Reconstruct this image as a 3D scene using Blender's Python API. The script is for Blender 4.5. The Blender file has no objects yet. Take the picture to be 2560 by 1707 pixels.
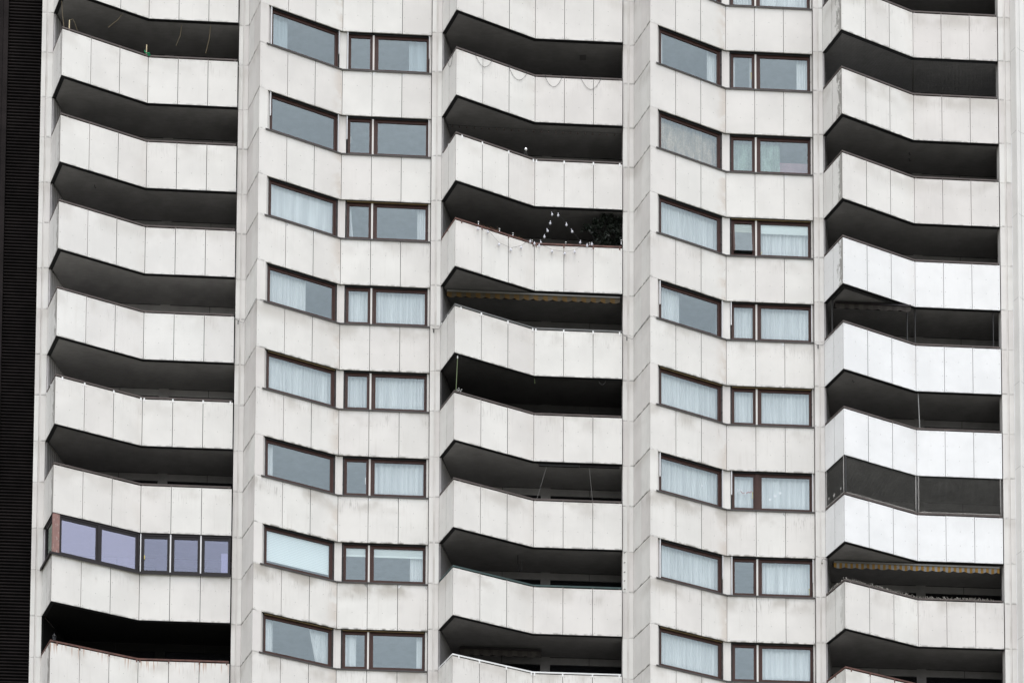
import bpy, math, random
from mathutils import Vector, Matrix
R = math.radians
random.seed(7)
scn = bpy.context.scene
col = scn.collection

# ------------------------------------------------------------------ survey of the facade (metres)
EYE = 1.7
FL = 2.75                                    # storey height
ZR = 53.861 + EYE
HT = 1.4706                                  # balcony parapet height
WT = 1.4554                                  # spandrel height in the window bays
PLAN = [  # A outer corner, B inner corner, C right end, R foot of the return
 [(-13.898,68.709),(-11.470,69.986),(-8.710,70.164),(-14.385,69.761)],
 [(-7.923,69.220),(-5.489,70.508),(-2.707,70.687),(-8.395,70.308)],
 [(-1.912,69.527),(0.531,70.811),(3.283,70.978),(-2.378,70.587)],
 [(4.086,70.024),(6.547,71.308),(9.310,71.475),(3.642,71.117)],
 [(10.065,70.331),(12.523,71.602),(15.242,71.779),(9.625,71.395)]]
def zk(k): return ZR - k*FL
FA = R(3.72)                                 # direction of the facade in plan
FE = Vector((math.cos(FA), math.sin(FA))); FN = Vector((-FE.y, FE.x))

def offset(pts, d):
    out = []
    n = len(pts)
    for i, p in enumerate(pts):
        ns = []
        if i > 0:
            e = (pts[i]-pts[i-1]).normalized(); ns.append(Vector((-e.y, e.x)))
        if i < n-1:
            e = (pts[i+1]-pts[i]).normalized(); ns.append(Vector((-e.y, e.x)))
        if len(ns) == 1: out.append(p + ns[0]*d)
        else:
            m = (ns[0]+ns[1]).normalized()
            out.append(p + m*(d/max(.3, m.dot(ns[0]))))
    return out
class Bay:
    def __init__(s, plan):
        A, B, C, Rr = [Vector(p) for p in plan]
        s.poly = [Rr, A, B, C]
        s.len = {}
        s.cache = {}
        for i, nm in enumerate(('RA', 'AB', 'BC')):
            s.len[nm] = (s.poly[i+1]-s.poly[i]).length
    def pt(s, seg, x, d, miter=False):
        i = ('RA', 'AB', 'BC').index(seg)
        L = s.len[seg]
        if miter:
            if d not in s.cache: s.cache[d] = offset(s.poly, d)
            o = s.cache[d]
            return o[i].lerp(o[i+1], x/L)
        e = (s.poly[i+1]-s.poly[i])/L
        return s.poly[i] + e*x + Vector((-e.y, e.x))*d
    def p3(s, seg, x, d, z):
        p = s.pt(seg, x, d); return Vector((p.x, p.y, z))
BAYS = [Bay(p) for p in PLAN]

# ------------------------------------------------------------------ mesh builder
class MB:
    def __init__(s):
        s.v = []; s.f = []; s.m = []; s.uv = []; s.at = []
        s.a = (0.5, 0., 0., 0.)              # tint, peel, stain, fresh
    def face(s, idx, mat=0, uv=None):
        s.f.append(idx); s.m.append(mat); s.uv.append(uv or [(0, 0)]*len(idx)); s.at.append(s.a)
    def hexa(s, b, t, mat=0, size=None):
        """b, t: bottom and top quads as [outer0, outer1, inner1, inner0]"""
        o = len(s.v); s.v += [tuple(p) for p in b] + [tuple(p) for p in t]
        w, h = size or (1, 1)
        s.face([o, o+1, o+5, o+4], mat, [(0, 0), (w, 0), (w, h), (0, h)])
        s.face([o+1, o+2, o+6, o+5], mat, [(w, 0), (w+.03, 0), (w+.03, h), (w, h)])
        s.face([o+2, o+3, o+7, o+6], mat)
        s.face([o+3, o, o+4, o+7], mat, [(-.03, 0), (0, 0), (0, h), (-.03, h)])
        s.face([o+3, o+2, o+1, o], mat)
        s.face([o+4, o+5, o+6, o+7], mat)
    def slab(s, bay, seg, x0, x1, z0, z1, d0, d1, mat=0, miter=False):
        q = [bay.pt(seg, x0, d0, miter), bay.pt(seg, x1, d0, miter), bay.pt(seg, x1, d1, miter), bay.pt(seg, x0, d1, miter)]
        s.hexa([(p.x, p.y, z0) for p in q], [(p.x, p.y, z1) for p in q], mat, (x1-x0, z1-z0))
    def ribbon(s, bay, segs, z0, z1, d0, d1, mat=0, x0=None, x1=None):
        for i, g in enumerate(segs):
            a = x0 if (i == 0 and x0 is not None) else 0
            b = x1 if (i == len(segs)-1 and x1 is not None) else bay.len[g]
            s.slab(bay, g, a, b, z0, z1, d0, d1, mat, True)
    def wall(s, P, Q, z0, z1, t, mat=0):
        """box standing on the plan line P-Q, thickness t to the inward (left-hand) side"""
        P, Q = Vector(P), Vector(Q); e = (Q-P).normalized(); n = Vector((-e.y, e.x))*t
        q = [P, Q, Q+n, P+n]
        s.hexa([(p.x, p.y, z0) for p in q], [(p.x, p.y, z1) for p in q], mat, ((Q-P).length, z1-z0))
    def prism(s, pts, z0, z1, mat=0):
        o = len(s.v); n = len(pts)
        s.v += [(p[0], p[1], z0) for p in pts] + [(p[0], p[1], z1) for p in pts]
        s.face(list(range(o+n-1, o-1, -1)), mat); s.face(list(range(o+n, o+2*n)), mat)
        for i in range(n):
            j = (i+1) % n
            s.face([o+i, o+j, o+n+j, o+n+i], mat)
    def tube(s, pts, r, mat=0, n=6, taper=None):
        pts = [Vector(p) for p in pts]; rings = []
        for i, p in enumerate(pts):
            a = pts[max(i-1, 0)]; b = pts[min(i+1, len(pts)-1)]
            t = (b-a).normalized()
            u = t.cross(Vector((0, 0, 1)))
            if u.length < .05: u = t.cross(Vector((0, 1, 0)))
            u.normalize(); w = t.cross(u)
            rr = r if taper is None else r*(1+(taper-1)*i/(len(pts)-1))
            rings.append(len(s.v))
            for k in range(n):
                g = 2*math.pi*k/n
                s.v.append(tuple(p + u*math.cos(g)*rr + w*math.sin(g)*rr))
        for a, b in zip(rings, rings[1:]):
            for k in range(n):
                s.face([a+k, a+(k+1) % n, b+(k+1) % n, b+k], mat)
        s.face([rings[0]+k for k in range(n-1, -1, -1)], mat)
        s.face([rings[-1]+k for k in range(n)], mat)
    def ball(s, c, r, mat=0, nu=10, nv=7, sz=1.):
        c = Vector(c); o = len(s.v)
        s.v.append((c.x, c.y, c.z+r*sz))
        for i in range(1, nv):
            t = math.pi*i/nv
            for j in range(nu):
                g = 2*math.pi*j/nu
                s.v.append((c.x+r*math.sin(t)*math.cos(g), c.y+r*math.sin(t)*math.sin(g), c.z+r*sz*math.cos(t)))
        s.v.append((c.x, c.y, c.z-r*sz)); last = len(s.v)-1
        for j in range(nu):
            k = (j+1) % nu
            s.face([o, o+1+j, o+1+k], mat)
            for i in range(nv-2):
                a = o+1+i*nu
                s.face([a+j, a+nu+j, a+nu+k, a+k], mat)
            a = o+1+(nv-2)*nu
            s.face([a+j, last, a+k], mat)
    def disc(s, bay, seg, x, z, d, r, mat=0, n=6):
        o = len(s.v)
        for k in range(n):
            g = 2*math.pi*k/n
            p = bay.p3(seg, x+r*math.cos(g), d, z+r*math.sin(g)); s.v.append(tuple(p))
        p = bay.p3(seg, x, d-.004, z); s.v.append(tuple(p))
        for k in range(n): s.face([o+k, o+(k+1) % n, o+n], mat)
    def build(s, name, mats, parent=None, smooth=False):
        me = bpy.data.meshes.new(name)
        me.from_pydata(s.v, [], s.f); 
        for m in (mats if isinstance(mats, (list, tuple)) else [mats]): me.materials.append(m)
        me.polygons.foreach_set('material_index', s.m)
        uvl = me.uv_layers.new(name='UVMap')
        flat = [c for fu in s.uv for q in fu for c in q]
        uvl.data.foreach_set('uv', flat)
        for i, an in enumerate(('tint', 'peel', 'stain', 'fresh')):
            a = me.attributes.new(an, 'FLOAT', 'FACE'); a.data.foreach_set('value', [t[i] for t in s.at])
        if smooth: me.polygons.foreach_set('use_smooth', [True]*len(s.f))
        me.update()
        o = bpy.data.objects.new(name, me); col.objects.link(o)
        if parent: o.parent = parent
        return o
def tag(o, label, cat=None, group=None, kind=None):
    if label: o['label'] = label
    if cat: o['category'] = cat
    if group: o['group'] = group
    if kind: o['kind'] = kind
    return o
def empty(name, loc, label, cat, group=None):
    o = bpy.data.objects.new(name, None); col.objects.link(o); o.location = loc
    o.empty_display_size = .1
    return tag(o, label, cat, group)
def child(mb, name, mats, parent, **kw):
    """link a mesh built in world coordinates under an Empty that stands elsewhere"""
    o = mb.build(name, mats, parent, **kw)
    pw = parent.location.copy() if parent and parent.type == 'EMPTY' else Vector()   # mesh parts are themselves in world coordinates
    o.matrix_parent_inverse = Matrix.Translation(-pw)
    return o

# ------------------------------------------------------------------ materials
class NT:
    def __init__(s, name):
        s.mat = bpy.data.materials.new(name); s.mat.use_nodes = True
        s.t = s.mat.node_tree; s.t.nodes.clear()
        s.out = s.t.nodes.new('ShaderNodeOutputMaterial')
    def n(s, typ, ins=None, **kw):
        nd = s.t.nodes.new(typ)
        for k, v in kw.items(): setattr(nd, k, v)
        for k, v in (ins or {}).items():
            if isinstance(v, bpy.types.NodeSocket): s.t.links.new(v, nd.inputs[k])
            else: nd.inputs[k].default_value = v
        return nd
    def math(s, op, a, b=None, c=None, clamp=False):
        d = {0: a}
        if b is not None: d[1] = b
        if c is not None: d[2] = c
        return s.n('ShaderNodeMath', d, operation=op, use_clamp=clamp).outputs[0]
    def ramp(s, v, a, b, lo=0., hi=1.):
        return s.n('ShaderNodeMapRange', {0: v, 1: a, 2: b, 3: lo, 4: hi}, interpolation_type='SMOOTHSTEP').outputs[0]
    def mix(s, f, a, b, blend='MIX'):
        return s.n('ShaderNodeMix', {0: f, 6: a, 7: b}, data_type='RGBA', blend_type=blend).outputs[2]
    def attr(s, name, typ='GEOMETRY'):
        return s.n('ShaderNodeAttribute', attribute_name=name, attribute_type=typ).outputs['Fac']
    def noise(s, vec, scale, detail=3, rough=.5):
        return s.n('ShaderNodeTexNoise', {'Vector': vec, 'Scale': scale, 'Detail': detail, 'Roughness': rough}).outputs[0]
    def scaled(s, vec, sx, sy, sz):
        return s.n('ShaderNodeVectorMath', {0: vec, 1: (sx, sy, sz)}, operation='MULTIPLY').outputs[0]
    def pos(s): return s.n('ShaderNodeNewGeometry').outputs['Position']
    def bsdf(s, color, rough=.6, metal=0., spec=.5, normal=None):
        d = {'Base Color': color, 'Roughness': rough, 'Metallic': metal, 'Specular IOR Level': spec}
        if normal is not None: d['Normal'] = normal
        b = s.n('ShaderNodeBsdfPrincipled', d)
        s.t.links.new(b.outputs[0], s.out.inputs[0])
        return s.mat
def rgb(r, g, b): return (r, g, b, 1.)

def panel_material():
    m = NT('facade_panel')
    uvn = m.n('ShaderNodeUVMap', uv_map='UVMap').outputs[0]
    sep = m.n('ShaderNodeSeparateXYZ', {0: uvn}); u, v = sep.outputs[0], sep.outputs[1]
    tint, peel, stain, fresh = m.attr('tint'), m.attr('peel'), m.attr('stain'), m.attr('fresh')
    dirt, rust = m.attr('dirt', 'OBJECT'), m.attr('rust', 'OBJECT')
    P = m.pos()
    seed = m.math('MULTIPLY', tint, 53.)
    uvs = m.n('ShaderNodeCombineXYZ', {0: u, 1: v, 2: seed}).outputs[0]
    base = m.mix(tint, rgb(.738, .723, .693), rgb(.662, .628, .605))
    base = m.mix(fresh, base, rgb(.812, .814, .820))
    # cloudy tone and rain streaks
    cloud = m.ramp(m.noise(P, .9, 4, .55), .3, .72, .93, 1.03)
    base = m.mix(1., base, m.n('ShaderNodeCombineColor', {0: cloud, 1: cloud, 2: cloud}).outputs[0], 'MULTIPLY')
    sv = m.scaled(uvs, 11., .55, 1.)
    streak = m.ramp(m.noise(sv, 1.0, 4, .6), .48, .78)
    cl2 = m.ramp(m.noise(P, 1.7, 2), .38, .65)
    k = m.math('MULTIPLY', m.math('MULTIPLY', streak, cl2), m.math('MULTIPLY_ADD', dirt, .34, .05), clamp=True)
    base = m.mix(k, base, rgb(.48, .45, .41))
    # warm blotch beside the inner corner
    bl = m.math('MULTIPLY', m.ramp(u, .45, .9), m.ramp(m.noise(P, 2.4, 3), .35, .6))
    bl = m.math('MULTIPLY', bl, m.math('MULTIPLY', stain, .55), clamp=True)
    base = m.mix(bl, base, rgb(.53, .455, .39))
    # drip marks below the sill
    top = m.math('MULTIPLY', m.ramp(v, .72, 1.22), m.ramp(v, 1.46, 1.34, .35, 1.))
    dv = m.scaled(uvs, 26., 2.2, 1.)
    dr = m.math('MULTIPLY', m.ramp(m.noise(dv, 1., 3, .65), .50, .70), m.ramp(m.noise(P, 1.35, 2), .47, .62))
    dr = m.math('MULTIPLY', m.math('MULTIPLY', dr, top), m.math('MULTIPLY', dirt, .60), clamp=True)
    base = m.mix(dr, base, rgb(.24, .22, .20))
    hz = m.math('MULTIPLY', m.math('MULTIPLY', m.ramp(v, .8, 1.3), m.ramp(m.noise(P, 1.1, 3), .42, .66)), m.math('MULTIPLY', dirt, .98), clamp=True)
    base = m.mix(hz, base, rgb(.43, .40, .36))
    # dirty lower edge
    ed = m.math('MULTIPLY', m.ramp(v, .07, .0), m.ramp(m.noise(P, 5., 3), .42, .62))
    ed = m.math('MULTIPLY', ed, m.math('MULTIPLY_ADD', dirt, .7, .2), clamp=True)
    base = m.mix(ed, base, rgb(.12, .115, .10))
    te = m.math('MULTIPLY', m.math('MULTIPLY', m.ramp(v, 1.36, 1.47), m.ramp(v, 1.6, 1.5)), m.ramp(m.noise(P, 4., 3), .45, .65, 0., .22))
    base = m.mix(te, base, rgb(.25, .24, .22))
    # bare render showing along the outer corner (u runs towards that corner)
    pn = m.math('ADD', m.math('MULTIPLY_ADD', m.noise(m.scaled(P, 8., 8., 2.8), 1., 5, .75), 2.6, -1.3), m.math('MULTIPLY', m.ramp(u, .05, .60), .80))
    pk = m.math('MULTIPLY', m.ramp(pn, .44, .54), m.ramp(peel, .05, .6), clamp=True)
    base = m.mix(m.math('MULTIPLY', pk, peel, clamp=True), base, rgb(.29, .275, .255))
    # rust runs under the rail
    rv = m.scaled(uvs, 21., .8, 1.)
    rs = m.math('MULTIPLY', m.ramp(m.noise(rv, 1., 2, .5), .55, .64), m.ramp(m.math('SUBTRACT', v, m.math('MULTIPLY', m.noise(m.scaled(uvs, 33., 0., 1.), 1., 1), .7)), .72, 1.12))
    rs = m.math('MULTIPLY', m.math('MULTIPLY', rs, rust), .75, clamp=True)
    base = m.mix(rs, base, rgb(.36, .17, .085))
    bump = m.n('ShaderNodeBump', {'Height': m.noise(P, 2.2, 4), 'Strength': .06, 'Distance': .05}).outputs[0]
    return m.bsdf(base, .55, spec=.35, normal=bump)
def paint(name, c, rough=.55, var=.12, metal=0., spec=.4, scale=3.):
    m = NT(name); P = m.pos()
    f = m.ramp(m.noise(P, scale, 4, .6), .3, .7, 1-var, 1+var)
    c2 = m.mix(1., rgb(*c), m.n('ShaderNodeCombineColor', {0: f, 1: f, 2: f}).outputs[0], 'MULTIPLY')
    return m.bsdf(c2, rough, metal, spec)
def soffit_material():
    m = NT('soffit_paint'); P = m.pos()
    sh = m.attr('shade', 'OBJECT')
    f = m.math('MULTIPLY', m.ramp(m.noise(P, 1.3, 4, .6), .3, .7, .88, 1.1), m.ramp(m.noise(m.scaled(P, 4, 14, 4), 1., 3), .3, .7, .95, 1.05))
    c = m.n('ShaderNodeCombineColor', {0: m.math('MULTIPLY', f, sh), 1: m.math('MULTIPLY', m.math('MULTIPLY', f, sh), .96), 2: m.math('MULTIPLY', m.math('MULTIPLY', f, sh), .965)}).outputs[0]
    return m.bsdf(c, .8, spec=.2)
def glass_material(name, refl_tint, trans, f0, grow=.55):
    m = NT(name)
    lw = m.n('ShaderNodeLayerWeight', {0: .5}).outputs['Facing']
    fac = m.math('MULTIPLY_ADD', m.math('POWER', lw, 4.), grow, f0, clamp=True)
    wob = m.n('ShaderNodeBump', {'Height': m.noise(m.pos(), .8, 1), 'Strength': .03, 'Distance': .1}).outputs[0]
    g = m.n('ShaderNodeBsdfGlossy', {'Color': rgb(*refl_tint), 'Roughness': .02, 'Normal': wob})
    t = m.n('ShaderNodeBsdfTransparent', {0: rgb(*trans)})
    x = m.n('ShaderNodeMixShader', {0: fac, 1: t.outputs[0], 2: g.outputs[0]})
    m.t.links.new(x.outputs[0], m.out.inputs[0])
    return m.mat
def cloth(name, c, trans=.35, lace=False):
    m = NT(name); P = m.pos()
    f = m.ramp(m.noise(m.scaled(P, 8., 8., .35), 1., 2), .3, .72, .82, 1.05)
    if lace:
        f2 = m.math('MULTIPLY', m.ramp(m.n('ShaderNodeTexVoronoi', {'Vector': P, 'Scale': 24.}).outputs[0], .1, .6, 1.08, .82), m.ramp(m.noise(m.scaled(P, 6., 6., 2.), 1., 3, .6), .35, .68, .72, 1.1))
        f = m.math('MULTIPLY', f, f2)
    cc = m.mix(1., rgb(*c), m.n('ShaderNodeCombineColor', {0: f, 1: f, 2: f}).outputs[0], 'MULTIPLY')
    d = m.n('ShaderNodeBsdfDiffuse', {0: cc}); t = m.n('ShaderNodeBsdfTranslucent', {0: cc})
    x = m.n('ShaderNodeMixShader', {0: trans, 1: d.outputs[0], 2: t.outputs[0]})
    m.t.links.new(x.outputs[0], m.out.inputs[0])
    return m.mat
def blind_material(name, c, pitch):
    m = NT(name); P = m.pos()
    z = m.n('ShaderNodeSeparateXYZ', {0: P}).outputs[2]
    w = m.math('FRACT', m.math('DIVIDE', z, pitch))
    f = m.ramp(w, .0, .9, .78, 1.04)
    cc = m.mix(1., rgb(*c), m.n('ShaderNodeCombineColor', {0: f, 1: f, 2: f}).outputs[0], 'MULTIPLY')
    return m.bsdf(cc, .6)
def stripe_material(name, c1, c2, pitch):
    m = NT(name)
    u = m.n('ShaderNodeSeparateXYZ', {0: m.n('ShaderNodeUVMap', uv_map='UVMap').outputs[0]}).outputs[0]
    w = m.math('GREATER_THAN', m.math('FRACT', m.math('DIVIDE', u, pitch)), .5)
    f = m.ramp(m.noise(m.pos(), 6., 3), .3, .7, .85, 1.1)
    cc = m.mix(w, rgb(*c1), rgb(*c2))
    cc = m.mix(1., cc, m.n('ShaderNodeCombineColor', {0: f, 1: f, 2: f}).outputs[0], 'MULTIPLY')
    return m.bsdf(cc, .8, spec=.2)

M = dict(
 panel=panel_material(),
 joint=paint('joint_backing', (.022, .021, .022), .8, spec=.1),
 screw=paint('screw_head', (.30, .29, .28), .5),
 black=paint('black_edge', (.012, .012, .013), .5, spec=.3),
 soffit=soffit_material(),
 rail=paint('brown_rail', (.075, .058, .052), .45, .2),
 railred=paint('rust_red_rail', (.105, .045, .034), .6, .35, scale=7.),
 railgreen=paint('green_rail', (.030, .060, .058), .45, .2),
 railwhite=paint('white_rail', (.74, .74, .74), .4, .05),
 bracketwhite=paint('white_bracket', (.80, .80, .80), .4, .05),
 frame=paint('brown_frame', (.050, .021, .016), .5, .15, spec=.3),
 frame2=paint('dark_frame', (.014, .0105, .012), .45, .15, spec=.3),
 sill=paint('sill_metal', (.058, .052, .050), .4, .2, .3),
 guide=paint('white_guide', (.72, .72, .74), .4, .05),
 guidedark=paint('dark_guide', (.06, .055, .055), .5),
 ochre=paint('ochre_bar', (.11, .072, .022), .6, .2),
 glass=glass_material('window_glass', (.80, .91, .935), (.955, .975, .985), .118),
 purple=glass_material('tinted_glass', (.82, .86, 1.), (.72, .72, .82), .15),
 purple2=glass_material('tinted_glass_light', (.84, .85, 1.), (.72, .72, .82), .235),
 greenglass=glass_material('side_glass', (.70, .80, .74), (.5, .55, .52), .08),
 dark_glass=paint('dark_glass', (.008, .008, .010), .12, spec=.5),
 room=paint('room_plaster', (.42, .43, .44), .8),
 curtain=cloth('white_net', (.93, .92, .895), .25),
 sheer=cloth('sheer_net', (.60, .65, .66)),
 lace=cloth('grey_lace', (.80, .66, .52), lace=True),
 greenlace=cloth('greenish_lace', (.52, .66, .54), lace=True),
 blind=blind_material('white_slats', (.86, .90, .87), .052),
 roller=blind_material('cream_roller', (.80, .83, .76), .4),
 olive=blind_material('olive_roller', (.34, .36, .25), .06),
 pink=paint('pink_reflection', (.46, .24, .27), .8),
 clad=paint('dark_ribbed_metal', (.0145, .0115, .0115), .85, .3, spec=.12, scale=1.5),
 cladgap=paint('dark_rib_gap', (.003, .003, .003), .9, spec=.05),
 peelpost=None,
 ground=None,
 bulb=paint('milky_bulb', (.68, .68, .75), .25, .03),
 wire=paint('cable_black', (.02, .02, .02), .5),
 wiregrey=paint('cable_grey', (.11, .11, .11), .5),
 chrome=paint('chrome', (.75, .75, .75), .2, .05, 1.),
 cordgrey=paint('cord_grey', (.17, .165, .16), .6),
 straw=paint('straw', (.155, .12, .065), .7, .2),
 cane=paint('pale_cane', (.62, .52, .33), .6, .1),
 green=paint('green_tie', (.01, .28, .12), .4, .1),
 leaf=paint('dark_leaf', (.010, .015, .010), .6, .4),
 dryleaf=paint('dry_leaf', (.16, .09, .05), .7, .5, scale=20.),
 moss=paint('grey_twig', (.34, .32, .29), .8, .4, scale=20.),
 awn=stripe_material('yellow_striped_cloth', (.24, .135, .032), (.21, .21, .215), .172),
 awnbrown=stripe_material('brown_striped_cloth', (.10, .06, .02), (.07, .058, .042), .30),
 awndark=stripe_material('dark_striped_cloth', (.035, .03, .028), (.05, .045, .04), .3),
 awnbar=paint('awning_bar', (.17, .165, .155), .5),
 net=paint('net_cord', (.10, .098, .092), .9, spec=.1),
 netwhite=paint('white_light_wire', (.40, .385, .37), .5),
 lantern=paint('lantern_iron', (.035, .036, .04), .5),
 pole=paint('pale_pole', (.28, .28, .275), .4),
 greenpole=paint('green_pole', (.13, .17, .08), .5),
 yellow=paint('yellow_handle', (.75, .62, .18), .4),
 white=paint('white_plastic', (.80, .80, .78), .4, .03),
 sticker=paint('white_sticker', (.82, .86, .90), .5, .05),
 redsticker=paint('faded_red_sticker', (.55, .36, .38), .5, .1),
)
def peel_post():
    m = NT('flaking_red_paint'); P = m.pos()
    f = m.ramp(m.noise(m.scaled(P, 30, 30, 5), 1., 4, .7), .60, .68)
    c = m.mix(m.ramp(m.noise(P, 7., 3), .3, .7), rgb(.30, .165, .145), rgb(.24, .14, .125))
    return m.bsdf(m.mix(f, c, rgb(.55, .50, .47)), .8)
M['peelpost'] = peel_post()
def ground_mat():
    m = NT('ground'); P = m.pos()
    c = m.mix(m.ramp(m.noise(P, .05, 5), .4, .6), rgb(.24, .235, .225), rgb(.17, .18, .13))
    return m.bsdf(c, .9)
M['ground'] = ground_mat()

# ------------------------------------------------------------------ ground
g = MB(); S = 1500
g.v = [(-S, -S, 0), (S, -S, 0), (S, S, 0), (-S, S, 0)]; g.face([0, 1, 2, 3])
tag(g.build('ground', M['ground']), None, kind='structure')

# ------------------------------------------------------------------ the tower
tower = empty('apartment_tower', (0, 72.5, 0), 'white panelled high-rise with zigzag balconies and brown framed windows', 'apartment tower')
def part(mb, name, mats, parent=tower, **kw): return child(mb, name, mats, parent, **kw)

def panels(mb, bay, z0, h, peel=0., stain=0., fresh=0., screws=True, rets=(0, .5, 1.), ret=True, bcgrey=0.):
    gap = .017
    for seg in (('RA', 'AB', 'BC') if ret else ('AB', 'BC')):
        L = bay.len[seg]
        cuts = [r*L for r in rets] if seg == 'RA' else [0, L/3, 2*L/3, L]
        for i in range(len(cuts)-1):
            a, b = cuts[i], cuts[i+1]
            a2 = a + (gap/2 if not (seg == 'AB' and i == 0) else .006)
            b2 = b - (gap/2 if not (seg == 'RA' and i == len(cuts)-2) else .006)
            if seg == 'BC' and i == 2: b2 = b - .012
            last_ret = seg == 'RA' and i == len(cuts)-2
            jz = random.uniform(-.004, .004)
            tn = random.random()*.55 if bcgrey <= 0 or seg != 'BC' else bcgrey*random.uniform(.8, 1.)
            mb.a = (tn, peel if last_ret else 0., stain if (seg == 'AB' and i == 2) else 0., fresh if seg != 'RA' or fresh < .5 else fresh*.8)
            mb.slab(bay, seg, a2, b2, z0+jz, z0+h+jz, 0, .035, 0, True)
            if screws:
                for fx in (.06, .5, .94):
                    for fz in (.05, .36, .67, .95):
                        if random.random() < .12 or (fx == .5 and fz in (.05, .95)): continue
                        mb.disc(bay, seg, a2+(b2-a2)*fx, z0+h*fz, -.001, .0105, 2)
    mb.a = (.5, 0, 0, 0)

RAILS = {}   # (bay, row) -> rail material, bracket material
for b in (0, 2, 4):
    for k in range(0, 11): RAILS[b, k] = ('rail', 'rail')
RAILS[0, 6] = ('rail', 'bracketwhite'); RAILS[2, 3] = ('rail', 'bracketwhite'); RAILS[2, 4] = ('railred', 'railred')
RAILS[2, 8] = ('railgreen', 'rail'); RAILS[2, 9] = ('railwhite', 'railwhite'); RAILS[0, 9] = ('railred', 'railred')
RAILS[4, 9] = ('railred', 'railred'); RAILS[2, 5] = ('wiregrey', 'bracketwhite'); RAILS[4, 1] = ('rail', 'rail')
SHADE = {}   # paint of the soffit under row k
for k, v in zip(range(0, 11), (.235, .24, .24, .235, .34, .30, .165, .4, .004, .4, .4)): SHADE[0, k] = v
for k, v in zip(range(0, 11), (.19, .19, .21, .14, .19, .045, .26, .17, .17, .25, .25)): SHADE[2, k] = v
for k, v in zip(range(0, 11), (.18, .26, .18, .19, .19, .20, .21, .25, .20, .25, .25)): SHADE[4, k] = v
FRESH = {(4, 4): .85, (4, 5): 1., (4, 6): 1., (4, 7): 1., (0, 4): .12, (0, 5): .15}
GREYED = {(4, 1): 1., (4, 2): .8, (4, 3): .85, (4, 8): .7, (2, 1): .5, (2, 2): .75, (2, 3): .4, (2, 8): .7, (4, 9): .6}   # panels that weathered greyer than their neighbours
PEEL = {}
for k in range(0, 11): PEEL[0, k] = (.55, .55, .55, .6, .85, .9, .9, .8, .5, .95, .9)[k]; PEEL[4, k] = (.8, .9, 1., .9, .95, 0, 0, 0, .45, .35, .3)[k]; PEEL[2, k] = .12

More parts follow.
